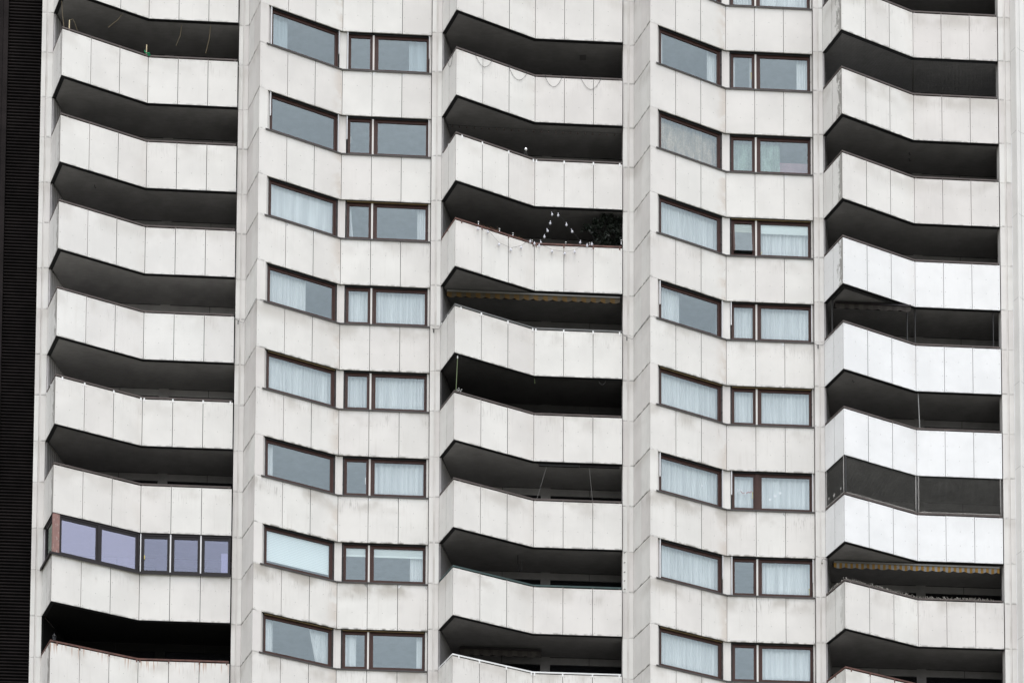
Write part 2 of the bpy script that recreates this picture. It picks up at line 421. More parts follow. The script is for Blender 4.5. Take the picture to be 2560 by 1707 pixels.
SOFFIT_HOOKS = [((0, 3), -13.04, 69.88), ((4, 2), 12.48, 72.23), ((4, 2), 12.53, 72.54), ((4, 5), 10.45, 70.98)]
SOFFIT_PLATE = (2.05, 71.68)
for b in (0, 2, 4):
    bay = BAYS[b]
    A, B, C = bay.poly[1], bay.poly[2], bay.poly[3]
    e = (C-B).normalized(); n = Vector((-e.y, e.x))
    LB = bay.len['BC']
    back = lambda t, d=1.67: B + e*t + n*d
    # side wall of the loggia
    s0 = bay.poly[0] + Vector((.05, .03)); sd = Vector((math.cos(R(78)), math.sin(R(78))))
    den = sd.x*n.x + sd.y*n.y
    s1 = s0 + sd*(((B + n*1.67) - s0).dot(n)/den)
    tl = (s1-B).dot(e)
    for k in range(0, 11):
        z = zk(k)
        sl = MB()
        off = offset(bay.poly, .112)
        off[0] = bay.poly[0] + Vector((.10, .06))
        off[-1] = off[-1] + e*.0
        pts = [off[0], off[1], off[2], off[3], off[3]+n*.22, off[3]+n*.22+e*.42, back(LB+.42, 1.8), s1 + n*.13]
        sl.prism(pts, z+.004, z+.2)
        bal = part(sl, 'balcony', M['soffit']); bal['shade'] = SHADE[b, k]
        # parapet
        pb = MB()
        panels(pb, bay, z, HT, PEEL[b, k], .25, FRESH.get((b, k), 0.), True, bcgrey=GREYED.get((b, k), 0.))
        pb.ribbon(bay, ('RA', 'AB', 'BC'), z+.012, z+HT-.012, .036, .06, 1, x0=.01, x1=LB-.02)
        pp = child(pb, 'parapet', [M['panel'], M['joint'], M['screw']], bal)
        pp['dirt'] = (.25 if b == 0 else .3) + .02*k if FRESH.get((b, k), 0) < .5 else .05
        if b == 2 and k >= 7: pp['dirt'] = .55
        if b == 4 and k in (1, 2, 8): pp['dirt'] = .6
        pp['rust'] = 1. if (b, k) == (0, 9) else (.10 if (b, k) in ((2, 2), (2, 4), (4, 8)) else 0.)
        # black edge under the panels
        eb = MB(); eb.ribbon(bay, ('RA', 'AB', 'BC'), z-.014, z-.0015, .003, .118, 0)
        child(eb, 'edge_strip', M['black'], bal)
        # handrail on short posts
        if (b, k) == (0, 8): continue
        rm, bm = RAILS[b, k]
        rb = MB(); rz = z+HT
        rb.ribbon(bay, ('RA', 'AB', 'BC'), rz+.040, rz+(.088 if rm != 'railwhite' else .083), .004, .052, 0, x0=.02, x1=LB-.03)
        for seg in ('RA', 'AB', 'BC'):
            L = bay.len[seg]
            xs = {'RA': (.08, L*.5), 'AB': (.22, L/3, 2*L/3, L-.05), 'BC': (.05, L/3, 2*L/3, L-.09)}[seg]
            w = .022
            for x in xs: rb.slab(bay, seg, x-w, x+w, rz-.05, rz+.041, -.004 if bm != 'rail' else .006, .034, 1)
        child(rb, 'handrail', [M[rm], M[bm]], bal)
    # loggia walls, one per storey
    for k in range(0, 10):
        z = zk(k)
        lw = MB(); zb = zk(k+1)+.2
        sw = MB(); sw.wall(s0, s1, zb, z+.004, .12)
        nj = 12
        for j in range(1, nj):                                  # upright board joints
            q = s0.lerp(s1, j/nj); dn = Vector((sd.y, -sd.x))
            sw.wall(q+dn*.004, q+dn*.004+sd*.012, zb, z+.002, .003, 1)
        lw.wall(back(tl), back(.345), z-.235, z+.004, .12)
        lw.wall(back(.345, 1.66), back(.65, 1.66), zb, z+.004, .12)
        lw.wall(back(.65), back(LB+.42), z-.235, z+.004, .12)
        for t in (-.88, 1.88): lw.wall(back(t, 1.667), back(t+.014, 1.667), z-.235, z+.002, .003, 1)
        lw.wall(back(tl, 1.665), back(LB+.42, 1.665), z-.014, z+.003, .004, 1)
        lw.wall(back(LB+.40)+n*.1, C+e*.40+n*.34, zb, z+.004, -.02)  # right flank
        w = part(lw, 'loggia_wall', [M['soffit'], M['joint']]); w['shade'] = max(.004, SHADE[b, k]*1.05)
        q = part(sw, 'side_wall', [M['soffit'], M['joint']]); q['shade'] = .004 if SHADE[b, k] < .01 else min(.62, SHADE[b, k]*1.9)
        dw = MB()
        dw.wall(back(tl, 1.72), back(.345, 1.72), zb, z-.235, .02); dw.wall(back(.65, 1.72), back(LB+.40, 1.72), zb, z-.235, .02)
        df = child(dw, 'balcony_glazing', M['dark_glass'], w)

# ---- small fittings on the soffits
for (b, k), x, y in SOFFIT_HOOKS:
    m = MB(); p = Vector((x, y, zk(k)))
    m.tube([p+Vector((0, 0, .01)), p-Vector((0, 0, .05)), p+Vector((.02, 0, -.09)), p+Vector((.045, 0, -.06))], .010, n=5); part(m, 'ceiling_hook', M['wire'])
m = MB(); m.prism([(SOFFIT_PLATE[0]+i, SOFFIT_PLATE[1]+j) for i, j in ((-.1, -.12), (.1, -.12), (.1, .12), (-.1, .12))], zk(1)-.012, zk(1)+.006); o = part(m, 'ceiling_plate', M['soffit']); o['shade'] = .11
# ---- window bays
PATCH = {(1, 2): [('BC', .95, 1), ('BC', 1.88, 1)], (1, 4): [('AB', .94, 1), ('AB', 1.86, 1)], (1, 7): [('BC', .95, 1)], (1, 8): [('BC', .91, -1), ('BC', 1.88, 1), ('BC', 2.75, -1)],
         (3, 1): [('BC', .02, 1), ('BC', .95, 1)], (3, 2): [('AB', 1.87, 1)], (3, 3): [('BC', 1.87, 1)], (3, 5): [('BC', 1.82, -1)], (3, 7): [('BC', 1.82, -1)]}   # white filler at chipped panel corners
DIRT2 = (0, .10, .12, .2, .42, .62, .75, .95, 1., .9, .5)
for b in (1, 3):
    bay = BAYS[b]; LA, LB = bay.len['AB'], bay.len['BC']; LR = bay.len['RA']
    for k in range(0, 11):
        z = zk(k)
        sp = MB(); panels(sp, bay, z, WT, 0, 1., 0, True, ret=False)
        sp.ribbon(bay, ('RA', 'AB', 'BC'), z+.012, z+WT-.012, .036, .07, 1, x0=LR-.05, x1=LB-.02)
        sp.ribbon(bay, ('AB', 'BC'), z+.002, z+.03, .0365, .25, 3, x0=.02)
        sp.ribbon(bay, ('AB', 'BC'), z-.045, z+.0015, .078, .1035, 3, x0=.29)  # both black head strips stand in for shade in the window recess
        for seg, x, dr in PATCH.get((b, k), ()):
            o_ = len(sp.v); zz = z+WT-.020
            sp.v += [tuple(bay.p3(seg, x, -.0015, zz)), tuple(bay.p3(seg, x+.10*dr, -.0015, zz)), tuple(bay.p3(seg, x, -.0015, zz-.12))]
            sp.a = (.3, 0, 0, 1.); sp.face([o_, o_+2, o_+1] if dr > 0 else [o_, o_+1, o_+2], 0); sp.a = (.5, 0, 0, 0)
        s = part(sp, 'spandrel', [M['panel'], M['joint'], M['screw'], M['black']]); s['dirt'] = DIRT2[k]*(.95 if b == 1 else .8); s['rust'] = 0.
        sb = MB(); sb.ribbon(bay, ('AB', 'BC'), z+WT+.004, z+WT+.028, -.032, .15, 0, x0=.235, x1=LB-.005)
        sb.ribbon(bay, ('AB', 'BC'), z+WT-.018, z+WT+.003, -.032, -.022, 0, x0=.235, x1=LB-.005)
        child(sb, 'sill', M['sill'], s)
    # return wall
    rw = MB()
    for k in range(0, 11):
        for (z0, z1) in ((zk(k), zk(k)+WT), (zk(k)+WT, zk(k)+FL)):
            for x0, x1 in ((0.004, LR*.47), (LR*.47, LR-.003)):
                rw.a = (random.random(), .25 if x1 > LR*.6 else 0, 0, 0)
                rw.slab(bay, 'RA', x0+.002, x1-.003, z0+.015, z1-.015, 0, .035, 0, True)
    rw.slab(bay, 'RA', .01, LR, zk(10), zk(-1), .036, .06, 1, True)
    q = part(rw, 'return_wall', [M['panel'], M['joint']]); q['dirt'] = .55; q['rust'] = 0.
    # floors and room walls behind the glass
    rm = MB(); e = (bay.poly[3]-bay.poly[2]).normalized(); n = Vector((-e.y, e.x))
    Cc, Bc, Ac = bay.poly[3], bay.poly[2], bay.poly[1]
    off = offset(bay.poly, .26); off[0] = off[0] + e*.2
    for k in range(0, 11):
        rm.prism([off[0], off[1], off[2], off[3], Cc+n*4.2, off[0]+n*4.2], zk(k)+.035, zk(k)+.2)
    rm.wall(off[0]+n*4.2, Cc+n*4.2, zk(10), zk(-1), .1)
    rm.wall(off[0], off[0]+n*4.2, zk(10), zk(-1), .1); rm.wall(Cc+n*4.2, Cc+n*.25, zk(10), zk(-1), -.02)
    mid = off[2]-e*.1; rm.wall(mid+n*.25, mid+n*4.2, zk(10), zk(-1), .1)
    part(rm, 'interior', M['room'])

# windows: three per storey and bay
def frame_mesh(bay, seg, x0, x1, zt, zb, l, r, t, bt, d0=.105, tilt=0.):
    f = MB()
    o = .42
    f.slab(bay, seg, x0, x0+l*o, zb, zt, d0, d0+.075); f.slab(bay, seg, x1-r*o, x1, zb, zt, d0, d0+.075)
    f.slab(bay, seg, x0+l*o, x1-r*o, zt-t*o, zt, d0, d0+.075); f.slab(bay, seg, x0+l*o, x1-r*o, zb, zb+bt*o, d0, d0+.075)
    a, b2, c, d = x0+l*o+.004, x1-r*o-.004, zb+bt*o+.004, zt-t*o-.004
    g0, g1, g2, g3 = x0+l, x1-r, zb+bt, zt-t
    s0, s1 = d0+.018, d0+.062
    f.slab(bay, seg, a, g0, c, d, s0, s1); f.slab(bay, seg, g1, b2, c, d, s0, s1)
    f.slab(bay, seg, g0, g1, g3, d, s0, s1); f.slab(bay, seg, g0, g1, c, g2, s0, s1)
    return f, (g0, g1, g2, g3)
WIN = {'slanted': ('AB', .405, 2.635, .070, .095), 'narrow': ('BC', .185, .935, .080, .080), 'wide': ('BC', .995, 2.690, .125, .065)}
def curtain_mesh(bay, seg, x0, x1, z0, z1, d, amp, pitch, x0b=None, x1b=None, seed=0, thick=.004):
    """hanging cloth: wavy in plan, optionally drawn aside at the bottom (x0b, x1b)"""
    rnd = random.Random(seed)
    mb = MB(); x0b = x0 if x0b is None else x0b; x1b = x1 if x1b is None else x1b
    n = max(8, int((x1-x0)/pitch*9)); rows = 5
    ph = [0.]; amps = []
    for i in range(n+1):
        ph.append(ph[-1] + 2*math.pi/9*rnd.uniform(.55, 1.5)); amps.append(amp*rnd.uniform(.5, 1.25))
    for j in range(rows+1):
        t = j/rows
        for i in range(n+1):
            q = i/n
            xx = (x0+(x1-x0)*q)*(1-t) + (x0b+(x1b-x0b)*q)*t
            dd = d + (1.1-2*abs(math.sin(ph[i]*.5)))*amps[i]*(.6+.4*t)
            mb.v.append(tuple(bay.p3(seg, xx, dd, z1+(z0-z1)*t)))
    W = n+1
    for j in range(rows):
        for i in range(n): mb.face([j*W+i, (j+1)*W+i, (j+1)*W+i+1, j*W+i+1])
    o = len(mb.v); back = [bay.pt(seg, 0, thick)-bay.pt(seg, 0, 0)][0]
    mb.v += [(p[0]+back.x, p[1]+back.y, p[2]) for p in mb.v]
    for j in range(rows):
        for i in range(n): mb.face([o+j*W+i, o+j*W+i+1, o+(j+1)*W+i+1, o+(j+1)*W+i])
    for j in range(rows):
        mb.face([j*W, o+j*W, o+(j+1)*W, (j+1)*W]); mb.face([j*W+n, (j+1)*W+n, o+(j+1)*W+n, o+j*W+n])
    for i in range(n):
        mb.face([i, i+1, o+i+1, o+i]); mb.face([rows*W+i, o+rows*W+i, o+rows*W+i+1, rows*W+i+1])
    return mb
ORD = {1: 'top', 2: 'second', 3: 'third', 4: 'fourth', 5: 'fifth', 6: 'sixth', 7: 'seventh', 8: 'eighth', 9: 'ninth'}
def rowname(b, k):
    if b == 1: return ORD[k] + ' row of the left window column'
    return ('topmost cut-off row' if k == 0 else ORD[k] + ' full row').replace('top full', 'first full') + ', right window column'
# hangings: (kind, fraction left, fraction right[, bottom fractions])
H = {}
H[1, 1] = dict(slanted=[('sheer', .0, .24)], wide=[('sheer', .63, 1.)])
H[1, 3] = dict(slanted=[('plain', 0, 1)], narrow=[('side', 0, .10, 0, .24)], wide=[('side', .82, 1)])
H[1, 4] = dict(slanted=[('pleat', 0, .57)], narrow=[('pleat', 0, 1)], wide=[('pleat', 0, 1)])
H[1, 5] = dict(slanted=[('pleat', 0, 1)], narrow=[('pleat', 0, 1)], wide=[('pleat', 0, 1)])
H[1, 6] = dict(slanted=[('side', 0, .09)], wide=[('loose', 0, 1)])
H[1, 7] = dict(slanted=[('slats', .0, 1, .07)], narrow=[('roller', 0, 1, .73)], wide=[('roller', 0, 1, .73), ('side', .73, 1)])
H[1, 8] = dict(slanted=[('side', 0, .12), ('side', .68, 1, .80, 1)], narrow=[('loose', 0, .56)], wide=[('side', .87, 1)])
H[3, 0] = dict(slanted=[('pleat', 0, 1)], narrow=[('pleat', 0, 1)], wide=[('pleat', 0, 1)])
H[3, 1] = dict(slanted=[('side', 0, .05), ('side', .83, 1)], narrow=[('side', 0, .16), ('side', .88, 1)], wide=[('side', .78, 1)])
H[3, 2] = dict(slanted=[('lace', 0, 1)], narrow=[('greenlace', 0, 1)], wide=[('greenlace', 0, .43)])
H[3, 3] = dict(slanted=[('pleat', 0, 1)], narrow=[('olive', 0, 1, .72)], wide=[('roller', 0, 1, .70), ('pleat', 0, 1)])
H[3, 4] = dict(slanted=[('pleat', 0, .34)], narrow=[('pleat', 0, 1)], wide=[('pleat', 0, 1)])
H[3, 5] = dict(slanted=[('pleat', 0, 1)], narrow=[('pleat', 0, 1)], wide=[('pleat', 0, 1)])
H[3, 6] = dict(slanted=[('pleat', 0, 1)], narrow=[('loose', 0, 1)], wide=[('loose', 0, 1)])
H[3, 7] = dict(slanted=[('pleat', 0, 1)], wide=[('pleat', 0, 1)])
H[3, 8] = dict(slanted=[('pleat', 0, 1)], wide=[('loose', 0, 1)])
HANDLE = {(1, 2, 'narrow'): ('l', 'white'), (1, 6, 'narrow'): ('r', 'white'), (3, 1, 'narrow'): ('r', 'yellow'), (3, 6, 'narrow'): ('r', 'yellow'), (3, 7, 'wide'): ('r', 'yellow')}
WHITEGUIDE = {(1, 1), (1, 2), (3, 4), (3, 7), (3, 6)}
OCHRE = {(1, 3, 'BC'), (1, 5, 'AB'), (1, 8, 'AB'), (1, 8, 'BC'), (3, 3, 'BC'), (3, 5, 'AB'), (3, 5, 'BC'), (3, 8, 'AB')}
SIDE = {0: 'left', 1: 'right'}
for b in (1, 3):
    bay = BAYS[b]; LA, LB = bay.len['AB'], bay.len['BC']
    for k in range(0, 10):
        z = zk(k); zs = zk(k+1)+WT+.03                       # head and sill of this strip
        # posts between the windows
        for nm, seg, x0, x1, d0, d1 in (('jamb', 'AB', .0, .27, 0, .19), ('jamb', 'BC', 2.715, LB-.012, .06, .19), ('post', 'BC', .938, .992, .085, .19)):
            if (b, k) == (3, 6) and nm == 'post':
                pm = MB(); pm.slab(bay, seg, x0, x1, zs-.02, z+.001, .1, .19); part(pm, nm, M['frame']); continue
            pm = MB(); pm.a = (random.random(), 0, 0, 0); pm.slab(bay, seg, x0, x1, zs-.035, z-(.006 if x0 == 0 else -.0), d0, d1, 0, x0 == 0)
            o = part(pm, nm, M['panel']); o['dirt'] = .5; o['rust'] = 0.
        pm = MB(); pm.a = (random.random(), 0, 0, 0)
        pm.slab(bay, 'AB', 2.665, LA, zs-.02, z+.001, .07, .19, 0, True); pm.slab(bay, 'BC', 0, .145, zs-.02, z+.001, .07, .19, 0, True)
        o = part(pm, 'corner_post', M['panel']); o['dirt'] = .6; o['rust'] = 0.
        for wn, (seg, x0, x1, l, r) in WIN.items():
            zt, zb = z-.012, zs-.004
            t, bt = .110, .135
            f, (g0, g1, g2, g3) = frame_mesh(bay, seg, x0, x1, zt, zb, l, r, t, bt)
            if (b, k) == (3, 6) and wn == 'wide': f.slab(bay, seg, .93, x0, zb, zt, .105, .17)
            win = part(f, 'window', M['frame'])
            gm = MB()
            if (b, k, wn) == (3, 3, 'narrow'):
                # bottom-hinged... tilted sash standing open at the foot
                f2 = MB()
                def tp(x, zz): 
                    q = (g3-zz)/(g3-g2); return .125-.14*q
                for (xa, xb, za, zc) in ((g0-.03, g0+.02, g2-.03, g3+.02), (g1-.02, g1+.03, g2-.03, g3+.02), (g0+.02, g1-.02, g2-.03, g2+.03), (g0+.02, g1-.02, g3-.02, g3+.02)):
                    bq = [bay.p3(seg, xa, tp(0, za), za+.06), bay.p3(seg, xb, tp(0, za), za+.06), bay.p3(seg, xb, tp(0, za)+.04, za+.06), bay.p3(seg, xa, tp(0, za)+.04, za+.06)]
                    tq = [bay.p3(seg, xa, tp(0, zc), zc), bay.p3(seg, xb, tp(0, zc), zc), bay.p3(seg, xb, tp(0, zc)+.04, zc), bay.p3(seg, xa, tp(0, zc)+.04, zc)]
                    f2.hexa(bq, tq)
                tag(child(f2, 'sash', M['frame'], win), 'narrow brown sash tilted open at its foot')
                bq = [bay.p3(seg, x, tp(0, g2)+dd, g2+.05) for x, dd in ((g0, .014), (g1, .014), (g1, .02), (g0, .02))]
                tq = [bay.p3(seg, x, tp(0, g3)+dd, g3) for x, dd in ((g0, .014), (g1, .014), (g1, .02), (g0, .02))]
                gm.hexa(bq, tq)
            else:
                gm.slab(bay, seg, g0-.01, g1+.01, g2-.01, g3+.01, .144, .150)
            child(gm, 'pane', M['glass'], win)
            # roller-shutter guide rails
            wg = (b, k) in WHITEGUIDE
            for side in (0, 1):
                if (wn == 'narrow' and side == 1) or (wn == 'wide' and side == 0): continue
                gd = MB(); xg = x0-.028 if side == 0 else x1+.006
                if wg: gd.slab(bay, seg, xg-(.012 if side == 0 else 0), xg+.018, zb+(.5 if (k+side+b) % 2 else .02), zt, .025, .07)
                else:
                    gd.slab(bay, seg, xg, xg+.014, zb+.0, zt, .085, .13, 0)
                    for zz in (.35, .75): gd.slab(bay, seg, xg-.006, xg+.02, zb+zz, zb+zz+.06, .07, .088, 0)
                child(gd, 'guide_rail', M['guide' if wg else 'guidedark'], win)
            if (b, k, seg) in OCHRE and wn != 'narrow':
                om = MB(); xa = x0 if seg == 'AB' else .18
                om.slab(bay, seg, xa, x1, z-.045, z-.02, .045, .075)
                child(om, 'blind_bar', M['ochre'], win)
            if (b, k, wn) in HANDLE:
                sd, hm = HANDLE[b, k, wn]
                hx = g0+.015 if sd == 'l' else g1-.02
                hz = g2+(.32 if wn == 'narrow' else .02)
                hb = MB(); hb.slab(bay, seg, hx-.012, hx+.012, hz, hz+.17, .150, .175); hb.slab(bay, seg, hx-.016, hx+.016, hz+.17, hz+.21, .150, .17)
                child(hb, 'handle', M[hm], win)
            # hangings
            hs = H.get((b, k), {}).get(wn, [])
            gw = g1-g0; gh = g3-g2
            for it in hs:
                kind, fa, fb = it[:3]; ext = it[3:]
                seed = b*1000+k*20+len(wn)
                # the room is seen through the glass from the right and from below
                sh = .06 if wn == 'slanted' else 0.
                xa, xb = g0-.03+(gw+.06)*fa+sh, g0-.03+(gw+.06)*fb+sh
                if fa == 0: xa -= .06
                zt2, zb2 = g3+.12, g2-.05
                full = fa == 0 and fb == 1
                where = f'{wn} window, {rowname(b, k)}'
                if kind in ('slats', 'roller', 'olive'):
                    zl = g2+gh*ext[0]+.05
                    cm = MB(); cm.slab(bay, seg, xa, xb, zl, zt2, .19, .196); cm.slab(bay, seg, xa, xb, zl-.025, zl, .186, .2)
                    mt = {'slats': 'blind', 'roller': 'roller', 'olive': 'olive'}[kind]
                    o = cm.build('window_blind', M[mt])
                    lb = {'slats': 'white slatted blind almost fully lowered in ', 'roller': 'short cream blind in ', 'olive': 'short olive blind behind tilted '}[kind]
                    tag(o, lb + where, 'blind', 'blinds behind the windows')
                    continue
                par = dict(pleat=(.036, .115, 'curtain'), loose=(.040, .17, 'curtain'), plain=(.004, .22, 'curtain'), side=(.024, .07, 'curtain'),
                           sheer=(.006, .10, 'sheer'), lace=(.018, .16, 'lace'), greenlace=(.010, .09, 'greenlace'))[kind]
                kw = dict(x0b=g0-.03+(gw+.06)*ext[0]+sh-(.06 if ext[0] == 0 else 0), x1b=g0-.03+(gw+.06)*ext[1]+sh) if ext else {}
                cm = curtain_mesh(bay, seg, xa, xb, zb2, zt2, .29 if kind != 'plain' else .25, par[0], par[1], seed=seed+int(fa*10), **kw)
                o = cm.build('curtain', M[par[2]], smooth=True)
                word = dict(pleat='white pleated net curtain', loose='loosely folded net curtain', plain='smooth white net curtain', side='narrow white curtain',
                            sheer='faint sheer curtain', lace='grey lace curtain', greenlace='greenish lace curtain')[kind]
                if full: lb = f'{word} filling {where}'
                elif fa == 0: lb = f'{word} at left of {where}'
                else: lb = f'{word} at right of {where}'
                tag(o, lb, 'curtain', 'curtains behind the windows')
            if (b, k, wn) == (3, 2, 'wide'):  # added sheet, its colour stands in for the pinkish reflection in the pane
                cm = MB(); cm.slab(bay, seg, g0+gw*.42, g1+.1, g2-.05, g2+gh*.62, .6, .62)
                tag(cm.build('reflection_sheet', M['pink']), 'added dull pink sheet standing in for a reflection beside a greenish lace curtain', 'screen')

# ---- piers between the bays
def pier(P, Q, split=.45, extra=None):
    P, Q = Vector(P), Vector(Q); L = (Q-P).length; e = (Q-P)/L
    m = MB()
    for k in range(0, 11):
        for (z0, z1) in ((zk(k), zk(k)+WT), (zk(k)+WT, zk(k)+FL)):
            m.a = (random.random(), 0, 0, 0); m.wall(P, P+e*(L*split-.004), z0+.004, z1-.004, .03)
            m.a = (random.random(), 0, 0, 0); m.wall(P+e*(L*(split+.17)), Q, z0+.004, z1-.004, .03)
    n = Vector((-e.y, e.x))
    m.a = (.6, 0, 0, 0)
    m.wall(P+e*(L*split)+n*.022, P+e*(L*(split+.166))+n*.022, zk(10), zk(-1), .03)
    m.wall(P+n*.031+e*.004, Q+n*.031-e*.004, zk(10), zk(-1), .30, 0)
    o = part(m, 'pier', [M['panel'], M['joint']]); o['dirt'] = .42; o['rust'] = 0.
    return o
pier((-14.73, 69.738), (-14.385, 69.761), .40)
pier((-8.698, 70.290), (-8.397, 70.309), .44)
pier((-2.692, 70.568), (-2.380, 70.588), .44)
pier((3.300, 71.096), (3.640, 71.118), .42)
pier((9.324, 71.376), (9.623, 71.396), .40)
pier((15.262, 71.776), (15.643, 71.800), .42)
hk = [(-.05), (-.36), (-.66), (-.94), (-1.2)]
for i, dz in enumerate(hk):
    m = MB(); p = Vector((3.36, 71.085, zk(7)+dz)); a = (-.5, -.1, .0, .05, .45)[i]
    m.tube([p+Vector((-.02, 0, -.02*a)), p+Vector((.0, -.03, 0)), p+Vector((.022, -.03, .05*-a))], .011)
    part(m, 'wall_hook', M['wire'])
# curved end wall at the right: short return, then facets turning away
ew = MB(); pts = [Vector((15.648, 71.80)), Vector((15.775, 71.51)), Vector((15.90, 71.66)), Vector((16.9, 72.17)), Vector((18.2, 72.85))]
for P, Q in zip(pts, pts[1:]):
    ew.a = (random.random()*.5, 0, 0, .1); ew.wall(P, Q, zk(10), zk(-1), .03)
    e_ = (Q-P).normalized(); n_ = Vector((-e_.y, e_.x))
    for k in range(0, 11): ew.wall(P-n_*.0015+e_*.004, Q-n_*.0015, zk(k)+.30, zk(k)+.309, .004, 1)
e_ = (pts[3]-pts[2]).normalized(); n_ = Vector((-e_.y, e_.x))
for q in (.012, .22): ew.wall(pts[2]+e_*q-n_*.0015, pts[2]+e_*(q+.012)-n_*.0015, zk(10), zk(-1), .004, 1)
o = part(ew, 'end_wall', [M['panel'], M['screw']]); o['dirt'] = .0; o['rust'] = 0.
# storeys above and below the picture
for nm, z0, z1 in (('lower_storeys', 0., zk(10)-.03), ('upper_storeys', zk(-1), zk(-3))):
    m = MB(); pl_ = [Vector((-14.73, 69.74))]
    for bay in BAYS: pl_ += bay.poly
    pl_ += [Vector((15.643, 71.8)), Vector((18.2, 72.85)), Vector((18.2, 86)), Vector((-14.73, 84))]
    m.prism(pl_, z0, z1); o = part(m, nm, M['panel']); o['dirt'] = .3; o['rust'] = 0.
m = MB(); m.wall((-14.70, 70.08), (-14.70, 84), zk(10), zk(-1), -.2); m.wall((18.2, 84), (-14.7, 84), zk(10), zk(-1), .2)
o = part(m, 'flank_wall', M['panel']); o['dirt'] = .3; o['rust'] = 0.

# ---- glazed-in balcony (first column, seventh storey gap)
bay = BAYS[0]; k = 7; z = zk(k); zs = zk(k+1)+HT
LA, LB, LR = bay.len['AB'], bay.len['BC'], bay.len['RA']
def gwin(seg, x0, x1, mat, l=.075, r=.075, t=.13, bt=.10, d0=.03):
    f, (g0, g1, g2, g3) = frame_mesh(bay, seg, x0, x1, z-.016, zs+.022, l, r, t, bt, d0)
    w = part(f, 'window', M['frame2'])
    gm = MB(); gm.slab(bay, seg, g0-.01, g1+.01, g2-.01, g3+.01, d0+.04, d0+.046); child(gm, 'pane', M[mat], w)
    br = MB(); br.slab(bay, seg, g0+.05, g1-.06, g3-.055, g3-.040, d0+.07, d0+.08); child(br, 'blind_rail', M['net'] if mat == 'greenglass' else M['pole'], w)
    return w, (g0, g1, g2, g3)
gwin('AB', .21, 1.455, 'purple2', .09, .09); gwin('AB', 1.46, 2.72, 'purple2', .09, .10)
w, q = gwin('BC', .035, .895, 'purple', .09, .075)
hb = MB(); hb.slab(bay, 'BC', q[0]+.002, q[0]+.02, q[2]+.34, q[2]+.46, .03, .055); child(hb, 'handle', M['yellow'], w)
gwin('BC', .945, 1.815, 'purple', .09, .075); gwin('BC', 1.865, 2.74, 'purple', .09, .075)
gwin('RA', .20, LR-.12, 'greenglass', .06, .05)
m = MB(); m.slab(bay, 'AB', 0, .205, zs+.02, z-.004, .015, .10, 0, True); m.slab(bay, 'RA', LR-.10, LR, zs+.02, z-.004, .015, .10, 0, True)
tag(part(m, 'corner_post', M['peelpost']), 'flaking reddish corner post of the glazed balcony')
for xa, xb in ((.0, .03), (.90, .94), (1.82, 1.86)):
    m = MB(); m.slab(bay, 'BC', xa, xb, zs+.02, z-.004, .02, .09); part(m, 'mullion', M['guide'])
m = MB(); m.ribbon(bay, ('RA', 'AB', 'BC'), zs+.002, zs+.022, -.075, .12, 0, x0=-.12); m.ribbon(bay, ('RA', 'AB', 'BC'), zs-.05, zs+.001, -.075, -.06, 0, x0=-.12)
part(m, 'sill', M['frame2'])
m = MB(); m.ribbon(bay, ('RA', 'AB', 'BC'), z-.006, z+.003, .12, 1.1, 0, x0=.9)
m = MB(); m.slab(bay, 'BC', 2.46, 2.72, zs+.02, z-.52, .115, .135); tag(m.build('white_cupboard', M['white']), 'pale upright panel behind the last pane of the glazed balcony', 'cupboard')

# ------------------------------------------------------------------ dark ribbed building at the left
dk = empty('dark_ribbed_building', (-16.5, 72, 0), 'black building with horizontal ribbed cladding behind the white tower', 'building')
m = MB(); P0 = Vector((-14.55, 70.22)); P1 = P0 - FE*1.30; ztop = zk(-1)
m.wall(P1 + FN*.05, P0 + FN*.05, 0, ztop, .4, 1)
z = 24.
while z < ztop:
    e3 = Vector((FE.x, FE.y, 0)); n3 = Vector((FN.x, FN.y, 0))
    a = Vector((P1.x, P1.y, z)); b_ = Vector((P0.x, P0.y, z))
    i0 = len(m.v)
    prof = [(0.045, 0), (0, .012), (0, .042), (.045, .060)]
    for q in (a, b_):
        for d, h in prof: m.v.append(tuple(q + n3*d + Vector((0, 0, h))))
    for j in range(3): m.face([i0+j, i0+4+j, i0+5+j, i0+1+j], 0)
    z += .1035
child(m, 'ribbed_cladding', [M['clad'], M['cladgap']], dk)
m = MB(); q = P1
for j in range(5):
    w = .16; m.wall(q - FE*w - FN*(.02 if j % 2 else .05), q - FE*.012 - FN*(.02 if j % 2 else .05), 0, ztop, .3, 0); q = q - FE*w
m.wall(P1 - FE*6, P1 - FE*.78, 0, ztop, .3, 0)
child(m, 'corner_trim', [M['clad']], dk)
m = MB(); m.prism([P1 - FE*6 + FN*.45, P0 + FN*.45, P0 + FN*11, P1 - FE*6 + FN*11], 0, ztop); child(m, 'rear_block', M['clad'], dk)

# ------------------------------------------------------------------ things on the balconies
def pts(b, k, lst, d): return [BAYS[b].p3(s, x, d, zk(k)+zz) for s, x, zz in lst]
